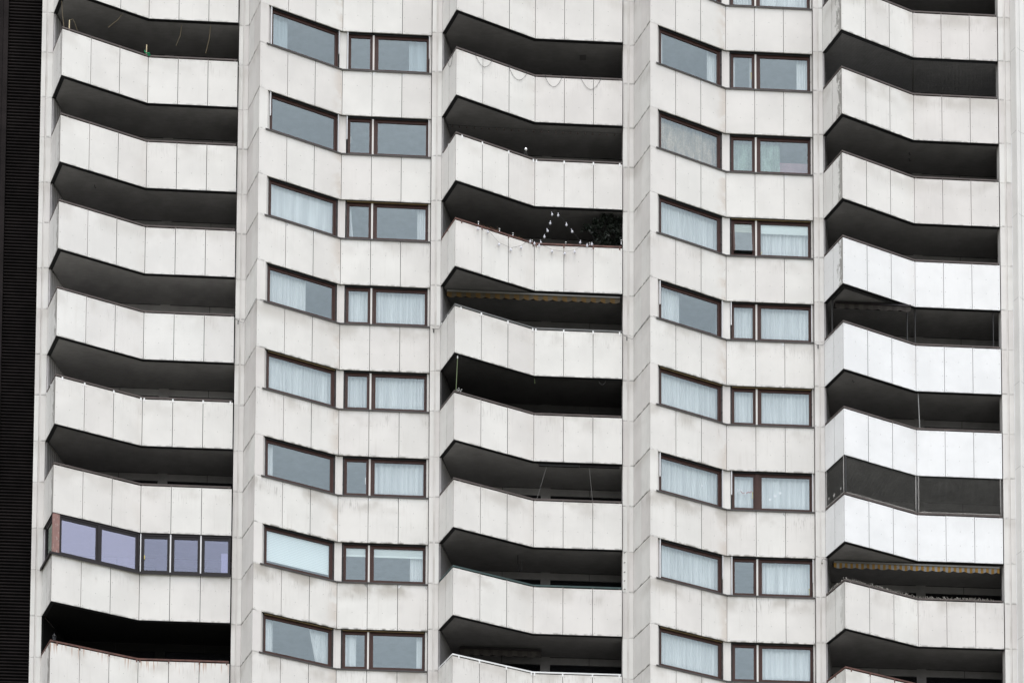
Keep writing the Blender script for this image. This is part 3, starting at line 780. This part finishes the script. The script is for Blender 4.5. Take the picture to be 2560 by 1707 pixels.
# -- bulb string on the fourth balcony of the middle column
ls = empty('string_lights', BAYS[2].p3('BC', .1, -.03, zk(4)+HT), 'string of round white bulbs looping down the front of a balcony parapet', 'string lights', 'bulb strings')
bul = [('AB', .76, 1.37), ('AB', 1.1, 1.37), ('AB', 1.49, 1.08), ('AB', 1.9, 1.03), ('AB', 2.26, 1.21), ('AB', 2.58, 1.50), ('AB', 2.73, 1.48), ('BC', .14, 1.42), ('BC', .54, 1.25), ('BC', .94, 1.20), ('BC', 1.25, 1.27), ('BC', 1.64, 1.49), ('BC', 1.79, 1.54)]
B3 = pts(2, 4, bul, -.05)
m = MB(); up = Vector((0, 0, .07)); m.tube([p+up for p in B3], .0045, n=4); child(m, 'wire', M['wiregrey'], ls)
for p in B3:
    m = MB(); m.ball(p, .038); m.tube([p+Vector((0, 0, .03)), p+up], .012); child(m, 'bulb', M['bulb'], ls, smooth=True)
def hang(lst, label):
    P = pts(2, 4, lst, .05)
    t = empty('string_lights', P[-1], label, 'string lights', 'bulb strings')
    m = MB(); m.tube([p+Vector((0, 0, .05)) for p in P], .004, n=4); child(m, 'wire', M['wire'], t)
    for p in P[1:]:
        m = MB(); m.ball(p, .036, sz=1.1); q = random.uniform(-.03, .03); m.tube([p+Vector((q*.4, 0, .03)), p+Vector((q, 0, .085))], .011); child(m, 'bulb', M['bulb'], t, smooth=True)
hang([('BC', .53, 2.63), ('BC', .55, 2.52), ('BC', .49, 2.23), ('BC', .41, 1.98), ('BC', .31, 1.78), ('BC', .2, 1.59)], 'five white bulbs hanging steeply from the soffit to the rusty rail')
hang([('BC', .64, 2.68), ('BC', .74, 2.5), ('BC', 1.0, 2.2), ('BC', 1.18, 1.99), ('BC', 1.43, 1.64)], 'four white bulbs hanging slantwise towards the dark leafy plant')
# -- little solar stakes on the rail
ST = [('AB', .82, 1.66), ('AB', 1.55, 1.65), ('AB', 2.02, 1.65), ('AB', 2.70, 1.62), ('BC', .98, 1.62), ('BC', 1.73, 1.63), ('BC', 2.72, 1.76)]
SL = ['left of the dried plants', 'right of the dried plants', 'third from the outer corner', 'beside the inner corner bulbs', 'between the two hanging bulb strings', 'in front of the leafy plant', 'tallest, against the pier']
proto = None
for (s, x, zz), lb in zip(ST, SL):
    p = BAYS[2].p3(s, x, .045, zk(4)+zz)
    if proto is None:
        t = empty('solar_lamp', (0, 0, 0), '', 'lamp'); proto = t
        m = MB(); m.tube([(0, 0, -.13), (0, 0, -.03)], .014, n=8); m.build('stem', M['chrome'], t)
        m = MB(); m.tube([(0, 0, -.03), (0, 0, .0)], .017, n=8); m.build('collar', M['wire'], t)
        m = MB(); m.ball((0, 0, .012), .024, sz=.8); m.build('cap', M['white'], t, smooth=True)
    else:
        t = proto.copy(); col.objects.link(t)
        for c in proto.children:
            d = c.copy(); col.objects.link(d); d.parent = t
    t.location = p
    tag(t, 'small chrome stake lamp with white cap on rusty rail, ' + lb, 'lamp', 'stake lamps on the rusty rail')
# -- silver ball lamp
t = empty('ball_lamp', BAYS[2].p3('AB', 2.45, .03, zk(3)+HT+.09), 'silver ball lamp on wire legs standing on a balcony rail', 'lamp')
p = Vector(t.location)
m = MB(); m.ball(p+Vector((0, 0, .20)), .058); child(m, 'globe', M['chrome'], t, smooth=True)
m = MB()
for q in (-.045, .05): m.tube([p+Vector((q, 0, 0)), p+Vector((q*.3, 0, .15))], .006, n=5)
child(m, 'legs', M['wiregrey'], t)
# -- trailing dried plants behind the rusty rail
def leaf_cloud(mb, c, rad, n, size, rnd, flat=1.):
    for i in range(n):
        d = Vector((rnd.gauss(0, 1), rnd.gauss(0, .5), rnd.gauss(0, flat)))*rad*.5
        p = Vector(c)+d
        u = Vector((rnd.uniform(-1, 1), rnd.uniform(-1, 1), rnd.uniform(-1, 1))).normalized(); w = u.cross(Vector((rnd.uniform(-1, 1), .3, rnd.uniform(-1, 1)))).normalized()
        s = size*rnd.uniform(.5, 1.2); o = len(mb.v)
        mb.v += [tuple(p-u*s), tuple(p+w*s*.45), tuple(p+u*s), tuple(p-w*s*.45)]
        mb.face([o, o+1, o+2, o+3])
rnd = random.Random(3)
for i, (s, x0, x1, lb) in enumerate((('AB', .9, 1.5, 'dried brown trailing plant on rusty rail between two stake lamps'), ('AB', 1.95, 2.4, 'thin dried twigs on rusty rail near the inner corner'), ('RA', .12, .3, 'small dried sprig at the rail end beside the pier'))):
    m = MB()
    for j in range(int((x1-x0)/.03)):
        x = x0+.03*j; leaf_cloud(m, BAYS[2].p3(s, x, .02, zk(4)+HT+.07+rnd.uniform(-.02, .05)), .07, 5 if i == 0 else 3, .028, rnd)
    tag(m.build('dried_plant', M['dryleaf']), lb, 'plant', 'dried plants on the rusty rail')
# -- big leafy plant in the shade
t = empty('leafy_plant', BAYS[2].p3('BC', 2.5, .35, zk(4)+.25), 'tall dark leafy plant in the shade of a balcony next to the pier', 'plant')
m = MB(); rnd = random.Random(9)
cl = [(1.62, 2.24, 9), (1.78, 2.20, 14), (1.92, 2.42, 14), (2.05, 2.30, 16), (1.90, 2.08, 8), (1.97, 1.98, 6), (2.2, 2.60, 10), (2.42, 2.62, 12), (2.15, 2.50, 10), (2.36, 2.38, 16), (2.5, 2.5, 18), (2.62, 2.36, 18), (2.70, 2.5, 14), (2.5, 2.2, 12), (2.66, 2.12, 12), (2.25, 1.86, 16), (2.4, 1.80, 16), (2.1, 1.72, 14), (2.28, 1.70, 18), (2.5, 1.72, 16), (2.62, 1.86, 14), (2.7, 1.7, 12), (2.15, 2.05, 3), (2.3, 2.1, 4)]
for x, zz, n_ in cl: leaf_cloud(m, BAYS[2].p3('BC', x, .25, zk(4)+zz+.04), .105, int(n_*3), .085, rnd)
child(m, 'foliage', M['leaf'], t)
m = MB(); base = BAYS[2].p3('BC', 2.5, .35, zk(4)+.4)
for x, zz in ((1.75, 2.2), (2.0, 2.4), (2.3, 2.6), (2.6, 2.5), (2.25, 1.9), (2.65, 2.1)):
    q = BAYS[2].p3('BC', x, .25, zk(4)+zz); m.tube([base, base.lerp(q, .5)+Vector((0, 0, .15)), q], .012, n=5, taper=.4)
child(m, 'stems', M['leaf'], t)
m = MB(); m.tube([base-Vector((0, 0, .2)), base+Vector((0, 0, .02))], .14, n=14); child(m, 'pot', M['railred'], t)
# -- scalloped fairy-light wire on the second balcony of the middle column
t = empty('fairy_lights', BAYS[2].p3('BC', .3, -.02, zk(2)+HT), 'thin dark fairy light wire hung in shallow loops along a balcony parapet', 'string lights')
loops = [('RA', .50, .92, 1.19), ('AB', .66, 1.22, 1.20), ('AB', 1.83, 2.45, 1.17), ('BC', .32, .83, 1.17), ('BC', 1.45, 2.05, 1.14)]
m = MB(); rnd = random.Random(5)
for s, a, b_, zl in loops:
    P = []
    for i in range(15):
        q = i/14; P.append(BAYS[2].p3(s, a+(b_-a)*q, -.015, zk(2)+1.47-(1.47-zl)*(1-(2*q-1)**2)))
    m.tube(P, .0048, n=4)
    for p in P:
        w = Vector((rnd.uniform(-.02, .02), -.005, -rnd.uniform(.01, .03))); m.tube([p, p+w], .004, n=3)
child(m, 'wire', M['wiregrey'], t)
for s, a, b_, zl in loops:
    for x in (a, b_):
        m = MB(); m.slab(BAYS[2], s, x-.012, x+.012, zk(2)+HT+.0, zk(2)+HT+.095, -.012, .002)
        child(m, 'clip', M['wire'], t)
# -- row of tiny lanterns under the second soffit
a, b_ = Vector((-2.20, 70.893, zk(2)-.05)), Vector((3.25, 71.291, zk(2)-.05))
t = empty('string_lights', a, 'long straight string of tiny unlit bulbs across the dark soffit', 'string lights', 'bulb strings')
m = MB(); m.tube([a.lerp(b_, i/12)-Vector((0, 0, .02*math.sin(math.pi*i/12))) for i in range(13)], .005, n=4); child(m, 'wire', M['wire'], t)
for i in range(23):
    p = a.lerp(b_, (i+.6)/23.5)-Vector((0, 0, .055+.02*math.sin(math.pi*i/23)))
    m = MB(); m.ball(p, .027, nu=8, nv=5); m.tube([p, p+Vector((0, 0, .05))], .007, n=4); child(m, 'bulb', M['rail'], t)
# -- canes and straws on the second balcony of the first column
bay = BAYS[0]
def stick(lst, r, mat, name, label, d=.05, cat='cane', grp=None, taper=None):
    m = MB(); m.tube(pts(0, 2, lst, d), r, n=5, taper=taper); return tag(m.build(name, M[mat]), label, cat, grp)
t = empty('bamboo_cane', bay.p3('AB', .23, .04, zk(2)+HT), 'pale cane stub with a bent straw tip near the outer balcony corner', 'cane', 'canes tied to the rail')
m = MB(); m.tube(pts(0, 2, [('AB', .23, 1.45), ('AB', .235, 1.86)], .05), .017); child(m, 'cane', M['cane'], t)
m = MB(); m.tube(pts(0, 2, [('AB', .24, 1.86), ('AB', .33, 1.93), ('AB', .40, 1.83), ('AB', .50, 1.58)], .05), .008, n=4); child(m, 'straw', M['straw'], t)
t = empty('bamboo_cane', bay.p3('AB', 2.70, .04, zk(2)+HT), 'pale cane stub tied with a bright green strip at the inner corner', 'cane', 'canes tied to the rail')
m = MB(); m.tube(pts(0, 2, [('AB', 2.69, 1.45), ('AB', 2.70, 1.90)], .05), .017); child(m, 'cane', M['cane'], t)
m = MB(); m.tube(pts(0, 2, [('AB', 2.62, 1.66), ('AB', 2.64, 1.60), ('AB', 2.72, 1.60), ('BC', .0, 1.53), ('BC', .05, 1.55), ('BC', .03, 1.62), ('AB', 2.71, 1.60)], .0), .020, n=5); child(m, 'tie', M['green'], t)
GS = 'dry straws hanging over the balcony'
stick([('RA', .80, 2.62), ('RA', .93, 2.1), ('AB', .07, 1.56)], .0075, 'straw', 'straw', 'dry straw rising straight beside the outer balcony corner', .05, 'straw', GS)
stick([('AB', 1.93, 2.70), ('AB', 1.80, 2.48), ('AB', 1.49, 2.12)], .008, 'straw', 'straw', 'dry straw slanting down to the left under the soffit', .15, 'straw', GS)
stick([('BC', 1.0, 2.70), ('BC', .96, 2.35), ('BC', .83, 2.0)], .008, 'straw', 'straw', 'dry straw curving down in mid air under the soffit', .15, 'straw', GS)
stick([('BC', 1.89, 2.70), ('BC', 1.86, 2.3), ('BC', 1.75, 1.80)], .009, 'straw', 'straw', 'longest dry straw hanging nearest the pier', .15, 'straw', GS)
# -- lantern
t = empty('lantern', bay.p3('AB', .13, .03, zk(9)+HT+.09), 'small black iron lantern standing on the rusty rail corner', 'lantern')
p = Vector(t.location); m = MB()
for i in range(6):
    g = math.pi*2*i/6; c = Vector((math.cos(g), math.sin(g), 0)); m.tube([p+c*.035, p+c*.055+Vector((0, 0, .14))], .006, n=4)
m.tube([p, p+Vector((0, 0, .012))], .045, n=8); child(m, 'cage', M['lantern'], t)
m = MB(); m.tube([p+Vector((0, 0, .14)), p+Vector((0, 0, .19))], .068, n=8, taper=.25); m.tube([p+Vector((0, 0, .19)), p+Vector((0, 0, .23))], .008, n=5); child(m, 'cap', M['lantern'], t)
m = MB(); m.tube([p+Vector((0, 0, .012)), p+Vector((0, 0, .13))], .03, n=8); child(m, 'glass', M['dark_glass'], t)
# -- folded box and cords
bay = BAYS[2]
t = empty('wind_screen', bay.p3('BC', 1.4, .14, zk(6)-.06), 'dark folded screen box under the soffit with two pull cords', 'screen')
m = MB(); m.slab(bay, 'BC', .18, 1.42, zk(6)-.085, zk(6)-.018, .10, .17); m.slab(bay, 'BC', 1.44, 2.68, zk(6)-.075, zk(6)-.02, .10, .16, 1); child(m, 'box', [M['wire'], M['frame2']], t)
for q in ([('BC', .40, 2.62), ('BC', .11, 1.60)], [('BC', 1.74, 2.65), ('BC', 1.84, 1.60)]):
    m = MB(); m.tube(pts(2, 7, q, .13), .006, n=4); child(m, 'cord', M['cordgrey'], t)
t = empty('clothes_pole', bay.p3('AB', .10, .05, zk(6)+HT), 'thin green pole standing upright at an outer balcony corner', 'pole')
m = MB(); m.tube(pts(2, 6, [('AB', .09, 1.45), ('AB', .14, 2.66)], .06), .011); child(m, 'shaft', M['greenpole'], t)
m = MB(); m.tube(pts(2, 6, [('AB', .14, 2.62), ('AB', .14, 2.70)], .06), .017); child(m, 'tip', M['white'], t)
m = MB(); p = bay.p3('AB', .17, .03, zk(6)+HT+.09); rnd = random.Random(2); leaf_cloud(m, p+Vector((0, 0, .045)), .075, 34, .03, rnd); tag(m.build('rag', M['bracketwhite']), 'crumpled whitish rag lying at the foot of the green pole', 'rag')
m = MB(); m.tube(pts(2, 6, [('BC', 2.03, 2.745), ('BC', 2.06, 2.68), ('BC', 2.14, 2.62), ('BC', 2.22, 2.68), ('BC', 2.25, 2.745)], .16), .006, n=4); tag(m.build('loose_cord', M['wiregrey']), 'short grey cord looping from the darkest soffit', 'cord', 'loose cords under soffits')
m = MB(); m.tube(pts(2, 6, [('BC', .02, 2.745), ('BC', .03, 2.65), ('BC', .04, 2.56)], .12), .007, n=4); tag(m.build('loose_cord', M['greenpole']), 'short greenish cord hanging at the bend of the darkest soffit', 'cord', 'loose cords under soffits')
m = MB(); q = Vector((.05, 71.35, zk(7))); m.tube([q, q-Vector((0, 0, .25)), q+Vector((.05, 0, -.5)), q+Vector((.11, 0, -.55)), q+Vector((.13, 0, -.4)), q+Vector((.11, 0, -.2))], .012, n=5); tag(m.build('hanging_rope', M['wire']), 'black rope with a hooked end hanging from a soffit', 'rope')
# -- awnings
def awning(P, Q, zt, mat, label, drop=.17, deep=.16, rise=.03, scal=.344):
    P, Q = Vector(P), Vector(Q); L = (Q-P).length; e = (Q-P)/L; n = Vector((-e.y, e.x))
    t = empty('awning', (P.x, P.y, zt), label, 'awning', 'striped awnings under the soffits')
    m = MB(); m.wall(P-n*.03, Q-n*.03, zt-.0, zt+.05, .06); child(m, 'front_bar', M['awnbar'] if mat != 'awndark' else M['frame2'], t)
    m = MB(); N = int(L/scal*12); rnd = random.Random(4)
    for i in range(N+1):
        x = L*i/N; w = .012*math.sin(x*9)+.006*math.sin(x*23)
        p = P+e*x+n*w
        s_ = abs(math.sin(math.pi*x/scal))
        m.v += [(P.x+e.x*x, P.y+e.y*x, zt+.004), (p.x, p.y, zt-drop+.045*(1-s_))]
    W = len(m.v); m.v += [(v[0]+n.x*.006, v[1]+n.y*.006, v[2]) for v in m.v]
    for i in range(N):
        x0, x1 = L*i/N, L*(i+1)/N
        m.face([2*i, 2*i+1, 2*i+3, 2*i+2], 0, [(x0, 1), (x0, 0), (x1, 0), (x1, 1)])
        m.face([W+2*i, W+2*i+2, W+2*i+3, W+2*i+1], 0, [(x0, 1), (x1, 1), (x1, 0), (x0, 0)])
    child(m, 'valance', M[mat], t)
    m = MB(); a, b_ = P+n*.03, Q+n*.03; c, d = b_+n*deep, a+n*deep
    m.hexa([(a.x, a.y, zt+.02), (b_.x, b_.y, zt+.02), (c.x, c.y, zt+.02+rise), (d.x, d.y, zt+.02+rise)],
           [(a.x, a.y, zt+.03), (b_.x, b_.y, zt+.03), (c.x, c.y, zt+.03+rise), (d.x, d.y, zt+.03+rise)], 0, (L, 1))
    child(m, 'canopy', M[mat], t)
    m = MB(); m.wall(P+n*(deep), Q+n*(deep), zt-.02, zt+.095, .08); child(m, 'roller_box', M['frame2'], t)
awning((-2.19, 70.73), (3.20, 71.07), zk(4)-.10, 'awnbrown', 'dull brown and ochre striped awning below the bulb-hung balcony', scal=.30)
awning((9.90, 71.52), (15.13, 71.88), zk(7)-.115, 'awn', 'yellow and white striped awning below the white balconies')
awning((-1.75, 71.62), (.80, 71.80), zk(8)-.13, 'awndark', 'dark scalloped awning behind the white railing', drop=.2)
awning((9.95, 71.25), (12.35, 71.42), zk(4)-.11, 'awndark', 'near-black short awning held by dark posts')
bay = BAYS[4]
t = empty('post_frame', bay.p3('AB', 2.6, .14, zk(5)+HT), 'dark upright posts clamped between a rail and the soffit above', 'frame')
for s, x, r in (('RA', .25, .02), ('AB', 2.55, .022), ('BC', .02, .02), ('BC', 2.52, .02)):
    m = MB(); m.tube([bay.p3(s, x, .14, zk(5)+1.2), bay.p3(s, x, .14, zk(4)-.0)], r, n=8); child(m, 'post', M['wire'], t)
m = MB(); m.ribbon(bay, ('RA', 'AB'), zk(4)-.05, zk(4)-.016, .13, .165, x0=.3, x1=2.6); child(m, 'top_rail', M['wire'], t)
m = MB(); m.tube(pts(4, 6, [('BC', .09, 2.74), ('BC', .14, 1.45)], .12), .016, n=8); tag(m.build('pale_pole', M['pole']), 'pale leaning pole wedged between a rail and soffit at the bend', 'pole')
# -- square-mesh cat net on the sixth gap of the right column and a fine net on the first
def net(k, pitch, wdt, label, mat, outline=True):
    t = empty('balcony_net', bay.p3('AB', 1.3, .02, zk(k+1)+HT), label, 'net', 'nets closing balconies')
    z0, z1 = zk(k+1)+HT+.10, zk(k)-.017
    for s in ('RA', 'AB', 'BC'):
        L = bay.len[s]; a, b_ = (.06, L-.035) if s == 'RA' else ((.05, L-.03) if s == 'AB' else (.04, L-.06))
        m = MB(); x = a
        while x < b_: m.slab(bay, s, x, x+wdt, z0, z1, .03, .034); x += pitch
        z = z0
        while z < z1: m.slab(bay, s, a, b_, z, z+wdt, .026, .0299); z += pitch
        child(m, 'mesh_panel', M[mat], t)
        if outline:
            m = MB(); rnd = random.Random(len(s)+k)
            for off_, r in ((.0, .008), (.02, .006)):
                P = [bay.p3(s, a+off_+rnd.uniform(-.006, .006), .01, z1-(z1-z0)*i/10) for i in range(11)] + [bay.p3(s, a+(b_-a)*i/24, .01, z0+off_+rnd.uniform(-.008, .012)) for i in range(1, 25)] + [bay.p3(s, b_-off_, .01, z0+(z1-z0)*i/8) for i in range(1, 9)]
                m.tube(P, r, n=4)
            child(m, 'edge_wire', M['netwhite'], t)
    m = MB()
    if outline:
        for s, x in (('RA', bay.len['RA']), ('BC', 0.), ('BC', bay.len['BC']-.05)): m.slab(bay, s, x-.02, x+.02, z0, z1, .035, .07)
        child(m, 'post', M['wire'], t)
net(6, .0375, .0075, 'square mesh net with white edge wire closing a white balcony', 'net')
net(1, .045, .003, 'very fine dark net drawn across a balcony opening', 'wire', False)
def star(mb, P, ex, ez, r, n_, th=.006):
    o = len(mb.v)
    for dd in (0, th):
        for i in range(10):
            g = math.pi*2*i/10+math.pi/2; rr = r if i % 2 == 0 else r*.42
            mb.v.append(tuple(P + ex*math.cos(g)*rr + ez*math.sin(g)*rr + n_*dd))
        mb.v.append(tuple(P+n_*dd))
    for i in range(10):
        j = (i+1) % 10
        mb.face([o+i, o+j, o+10]); mb.face([o+11+j, o+11+i, o+21]); mb.face([o+i, o+11+i, o+11+j, o+j])
ez = Vector((0, 0, 1))
def segdir(by, s):
    a = by.p3(s, 0, 0, 0); return (by.p3(s, 1, 0, 0)-a).normalized(), (by.p3(s, 0, 1, 0)-a).normalized()
ex, nn = segdir(bay, 'RA')
for (x, zz, r), lb in zip(((.20, 1.80, .045), (.51, 1.76, .075), (.92, 1.78, .05), (1.10, 1.83, .04)), ('nearest the pier', 'largest of the four', 'third from the pier', 'closest to the outer corner')):
    m = MB(); P = bay.p3('RA', x, .015, zk(7)+zz); star(m, P, ex, ez, r, nn); m.tube([P, P-ez*.2], .003, n=3)
    tag(m.build('star_ornament', M['netwhite']), 'pale star ornament on the balcony net, ' + lb, 'star', 'stars on the balcony net')
# -- twiggy light garland on the eighth rail of the right column
m = MB(); rnd = random.Random(8)
for s in ('RA', 'AB', 'BC'):
    L = bay.len[s]; x = .05
    while x < L-(.35 if s == 'BC' else .02):
        p = bay.p3(s, x, .01, zk(8)+HT+.085+rnd.uniform(-.015, .02))
        for q in range(2):
            m.tube([p, p+Vector((rnd.uniform(-.05, .05), rnd.uniform(-.03, .03), rnd.uniform(-.03, .075)))], .0055, n=3)
        x += .035
tag(m.build('twig_garland', M['moss']), 'prickly grey twig garland wound along a dark balcony rail', 'garland')
# -- bird feeder / bell on a hook beside the pier
t = empty('hanging_feeder', Vector((9.50, 71.31, 34.395+EYE)), 'little grey feeder hanging from a wire hook on the pier', 'feeder'); p = Vector(t.location)
m = MB(); m.tube([p+Vector((.14, .05, .11)), p+Vector((.06, 0, .13)), p+Vector((.01, 0, .10)), p+Vector((0, 0, .03))], .007, n=5); child(m, 'hook', M['wire'], t)
m = MB(); m.ball(p+Vector((0, 0, -.01)), .03, sz=1.4); child(m, 'body', M['moss'], t, smooth=True)
# -- window stickers (fifth... sixth full row, right window column)
bay = BAYS[3]; k = 6; zb = zk(7)+WT+.026+.135
ex, nn = segdir(bay, 'BC')
for (x, zz), lb in zip(((1.38, .30), (1.54, .42), (1.70, .52)), ('lowest', 'middle', 'highest')):
    m = MB(); star(m, bay.p3('BC', x, .1405, zb+zz), ex, ez, .052, nn, .002)
    tag(m.build('star_sticker', M['sticker']), lb + ' of three white stars stuck on a wide window pane', 'sticker', 'star stickers on the pane')
m = MB(); ex2, nn2 = segdir(bay, 'AB'); star(m, bay.p3('AB', 1.96, .1405, zb+.50), ex2, ez, .045, nn2, .002)
tag(m.build('star_sticker', M['sticker']), 'single white star stuck on a slanted window pane', 'sticker', 'star stickers on the pane')
t = empty('sleigh_sticker', bay.p3('BC', .5, .14, zb+.5), 'sleigh shaped window sticker on the narrow pane', 'sticker')
def flat(lst, r, mat, nm):
    m = MB(); m.tube([bay.p3('BC', x, .139, zb+zz) for x, zz in lst], r, n=4); child(m, nm, M[mat], t)
flat([(.36, .62), (.36, .52), (.40, .44), (.60, .44), (.62, .50)], .012, 'sticker', 'sleigh')
flat([(.40, .53), (.43, .60), (.46, .56), (.52, .50)], .022, 'sticker', 'sack')
flat([(.47, .52), (.54, .47), (.58, .50)], .010, 'redsticker', 'seat')
flat([(.64, .48), (.70, .52), (.76, .50), (.80, .55)], .016, 'redsticker', 'team')
# -- yellow toy in the wide window of the third row
m = MB(); bay = BAYS[3]; z3 = zk(4)+WT+.026+.135
m.tube([bay.p3('BC', 1.10, .165, z3+.0), bay.p3('BC', 1.13, .165, z3+.06), bay.p3('BC', 1.16, .165, z3+.12)], .014); m.tube([bay.p3('BC', 1.09, .165, z3+.09), bay.p3('BC', 1.13, .165, z3+.06)], .012)
tag(m.build('paper_windmill', M['yellow']), 'small yellow windmill toy in the lower corner of a wide window', 'toy')
# -- lightning conductor along the fifth storey line
t = empty('lightning_conductor', (0, 70.5, zk(5)+HT), 'thin grey conductor cable crossing the piers in sagging spans', 'cable')
m = MB()
for b0, b1 in ((0, 1), (1, 2), (2, 3), (3, 4)):
    C_ = BAYS[b0].p3('BC', BAYS[b0].len['BC']-.05, -.02, zk(5)+HT+.03); Rr = BAYS[b1].p3('RA', .0, -.04, zk(5)+1.36); Aa = BAYS[b1].p3('RA', BAYS[b1].len['RA']-.02, -.02, zk(5)+1.50); A2 = BAYS[b1].p3('AB', .3, -.03, zk(5)+1.50)
    mid = C_.lerp(Rr, .5)-Vector((0, .06, .10))
    m.tube([C_, C_.lerp(mid, .5)-Vector((0, .03, .03)), mid, Rr, Rr.lerp(Aa, .5)-Vector((0, 0, .0)), Aa, A2], .006, n=4)
    cm = MB(); cm.tube([mid+Vector((0, 0, .02)), mid-Vector((0, 0, .10))], .016, n=6); child(cm, 'clip', M['wire'], t)
child(m, 'cable', M['wiregrey'], t)

# ------------------------------------------------------------------ camera
cam = bpy.data.cameras.new('camera'); co = bpy.data.objects.new('camera', cam); col.objects.link(co)
f, cy, pitch, roll = 5934.258, 3724.594, .0764067, .0044318
cam.sensor_width = 36.; cam.sensor_fit = 'HORIZONTAL'; cam.lens = f/2560*36
cam.shift_y = (cy-853.5)/2560; cam.shift_x = 0
cam.clip_start = 1.; cam.clip_end = 5000
sp_, cp_ = math.sin(pitch), math.cos(pitch); sr, cr = math.sin(roll), math.cos(roll)
u0 = Vector((0, -sp_, cp_)); fw = Vector((0, cp_, sp_)); rx = Vector((1, 0, 0))
right = rx*cr + u0*sr; upv = -rx*sr + u0*cr
mt = Matrix((right, upv, -fw)).transposed().to_4x4(); mt.translation = Vector((0, 0, EYE))
co.matrix_world = mt
scn.camera = co

# ------------------------------------------------------------------ light: bright overcast
el, az = R(76), R(170)
w = bpy.data.worlds.new('World'); scn.world = w; w.use_nodes = True
nt = w.node_tree; nt.nodes.clear()
out = nt.nodes.new('ShaderNodeOutputWorld'); bg = nt.nodes.new('ShaderNodeBackground'); sky = nt.nodes.new('ShaderNodeTexSky')
sky.sky_type = 'NISHITA'; sky.sun_disc = False; sky.sun_elevation = el; sky.sun_rotation = az
sky.air_density = 1.; sky.dust_density = 2.; sky.ozone_density = 1.
hs = nt.nodes.new('ShaderNodeHueSaturation'); hs.inputs['Saturation'].default_value = .22
nt.links.new(sky.outputs[0], hs.inputs['Color']); nt.links.new(hs.outputs[0], bg.inputs[0]); bg.inputs[1].default_value = .15
nt.links.new(bg.outputs[0], out.inputs[0])
sl = bpy.data.lights.new('sun', 'SUN'); sl.energy = .6; sl.angle = R(22); sl.color = (1., .955, .90)
so = bpy.data.objects.new('sun', sl); col.objects.link(so)
dv = Vector((math.sin(az)*math.cos(el), math.cos(az)*math.cos(el), math.sin(el)))
so.rotation_euler = dv.to_track_quat('Z', 'Y').to_euler(); so.location = dv*100

scn.view_settings.view_transform = 'Standard'; scn.view_settings.look = 'None'
scn.view_settings.exposure = 1.12; scn.view_settings.gamma = 1.
scn.render.engine = 'CYCLES'
scn.cycles.max_bounces = 8; scn.cycles.transparent_max_bounces = 12; scn.cycles.diffuse_bounces = 4
scn.cycles.use_denoising = True
scn.render.resolution_x = 1024; scn.render.resolution_y = 682
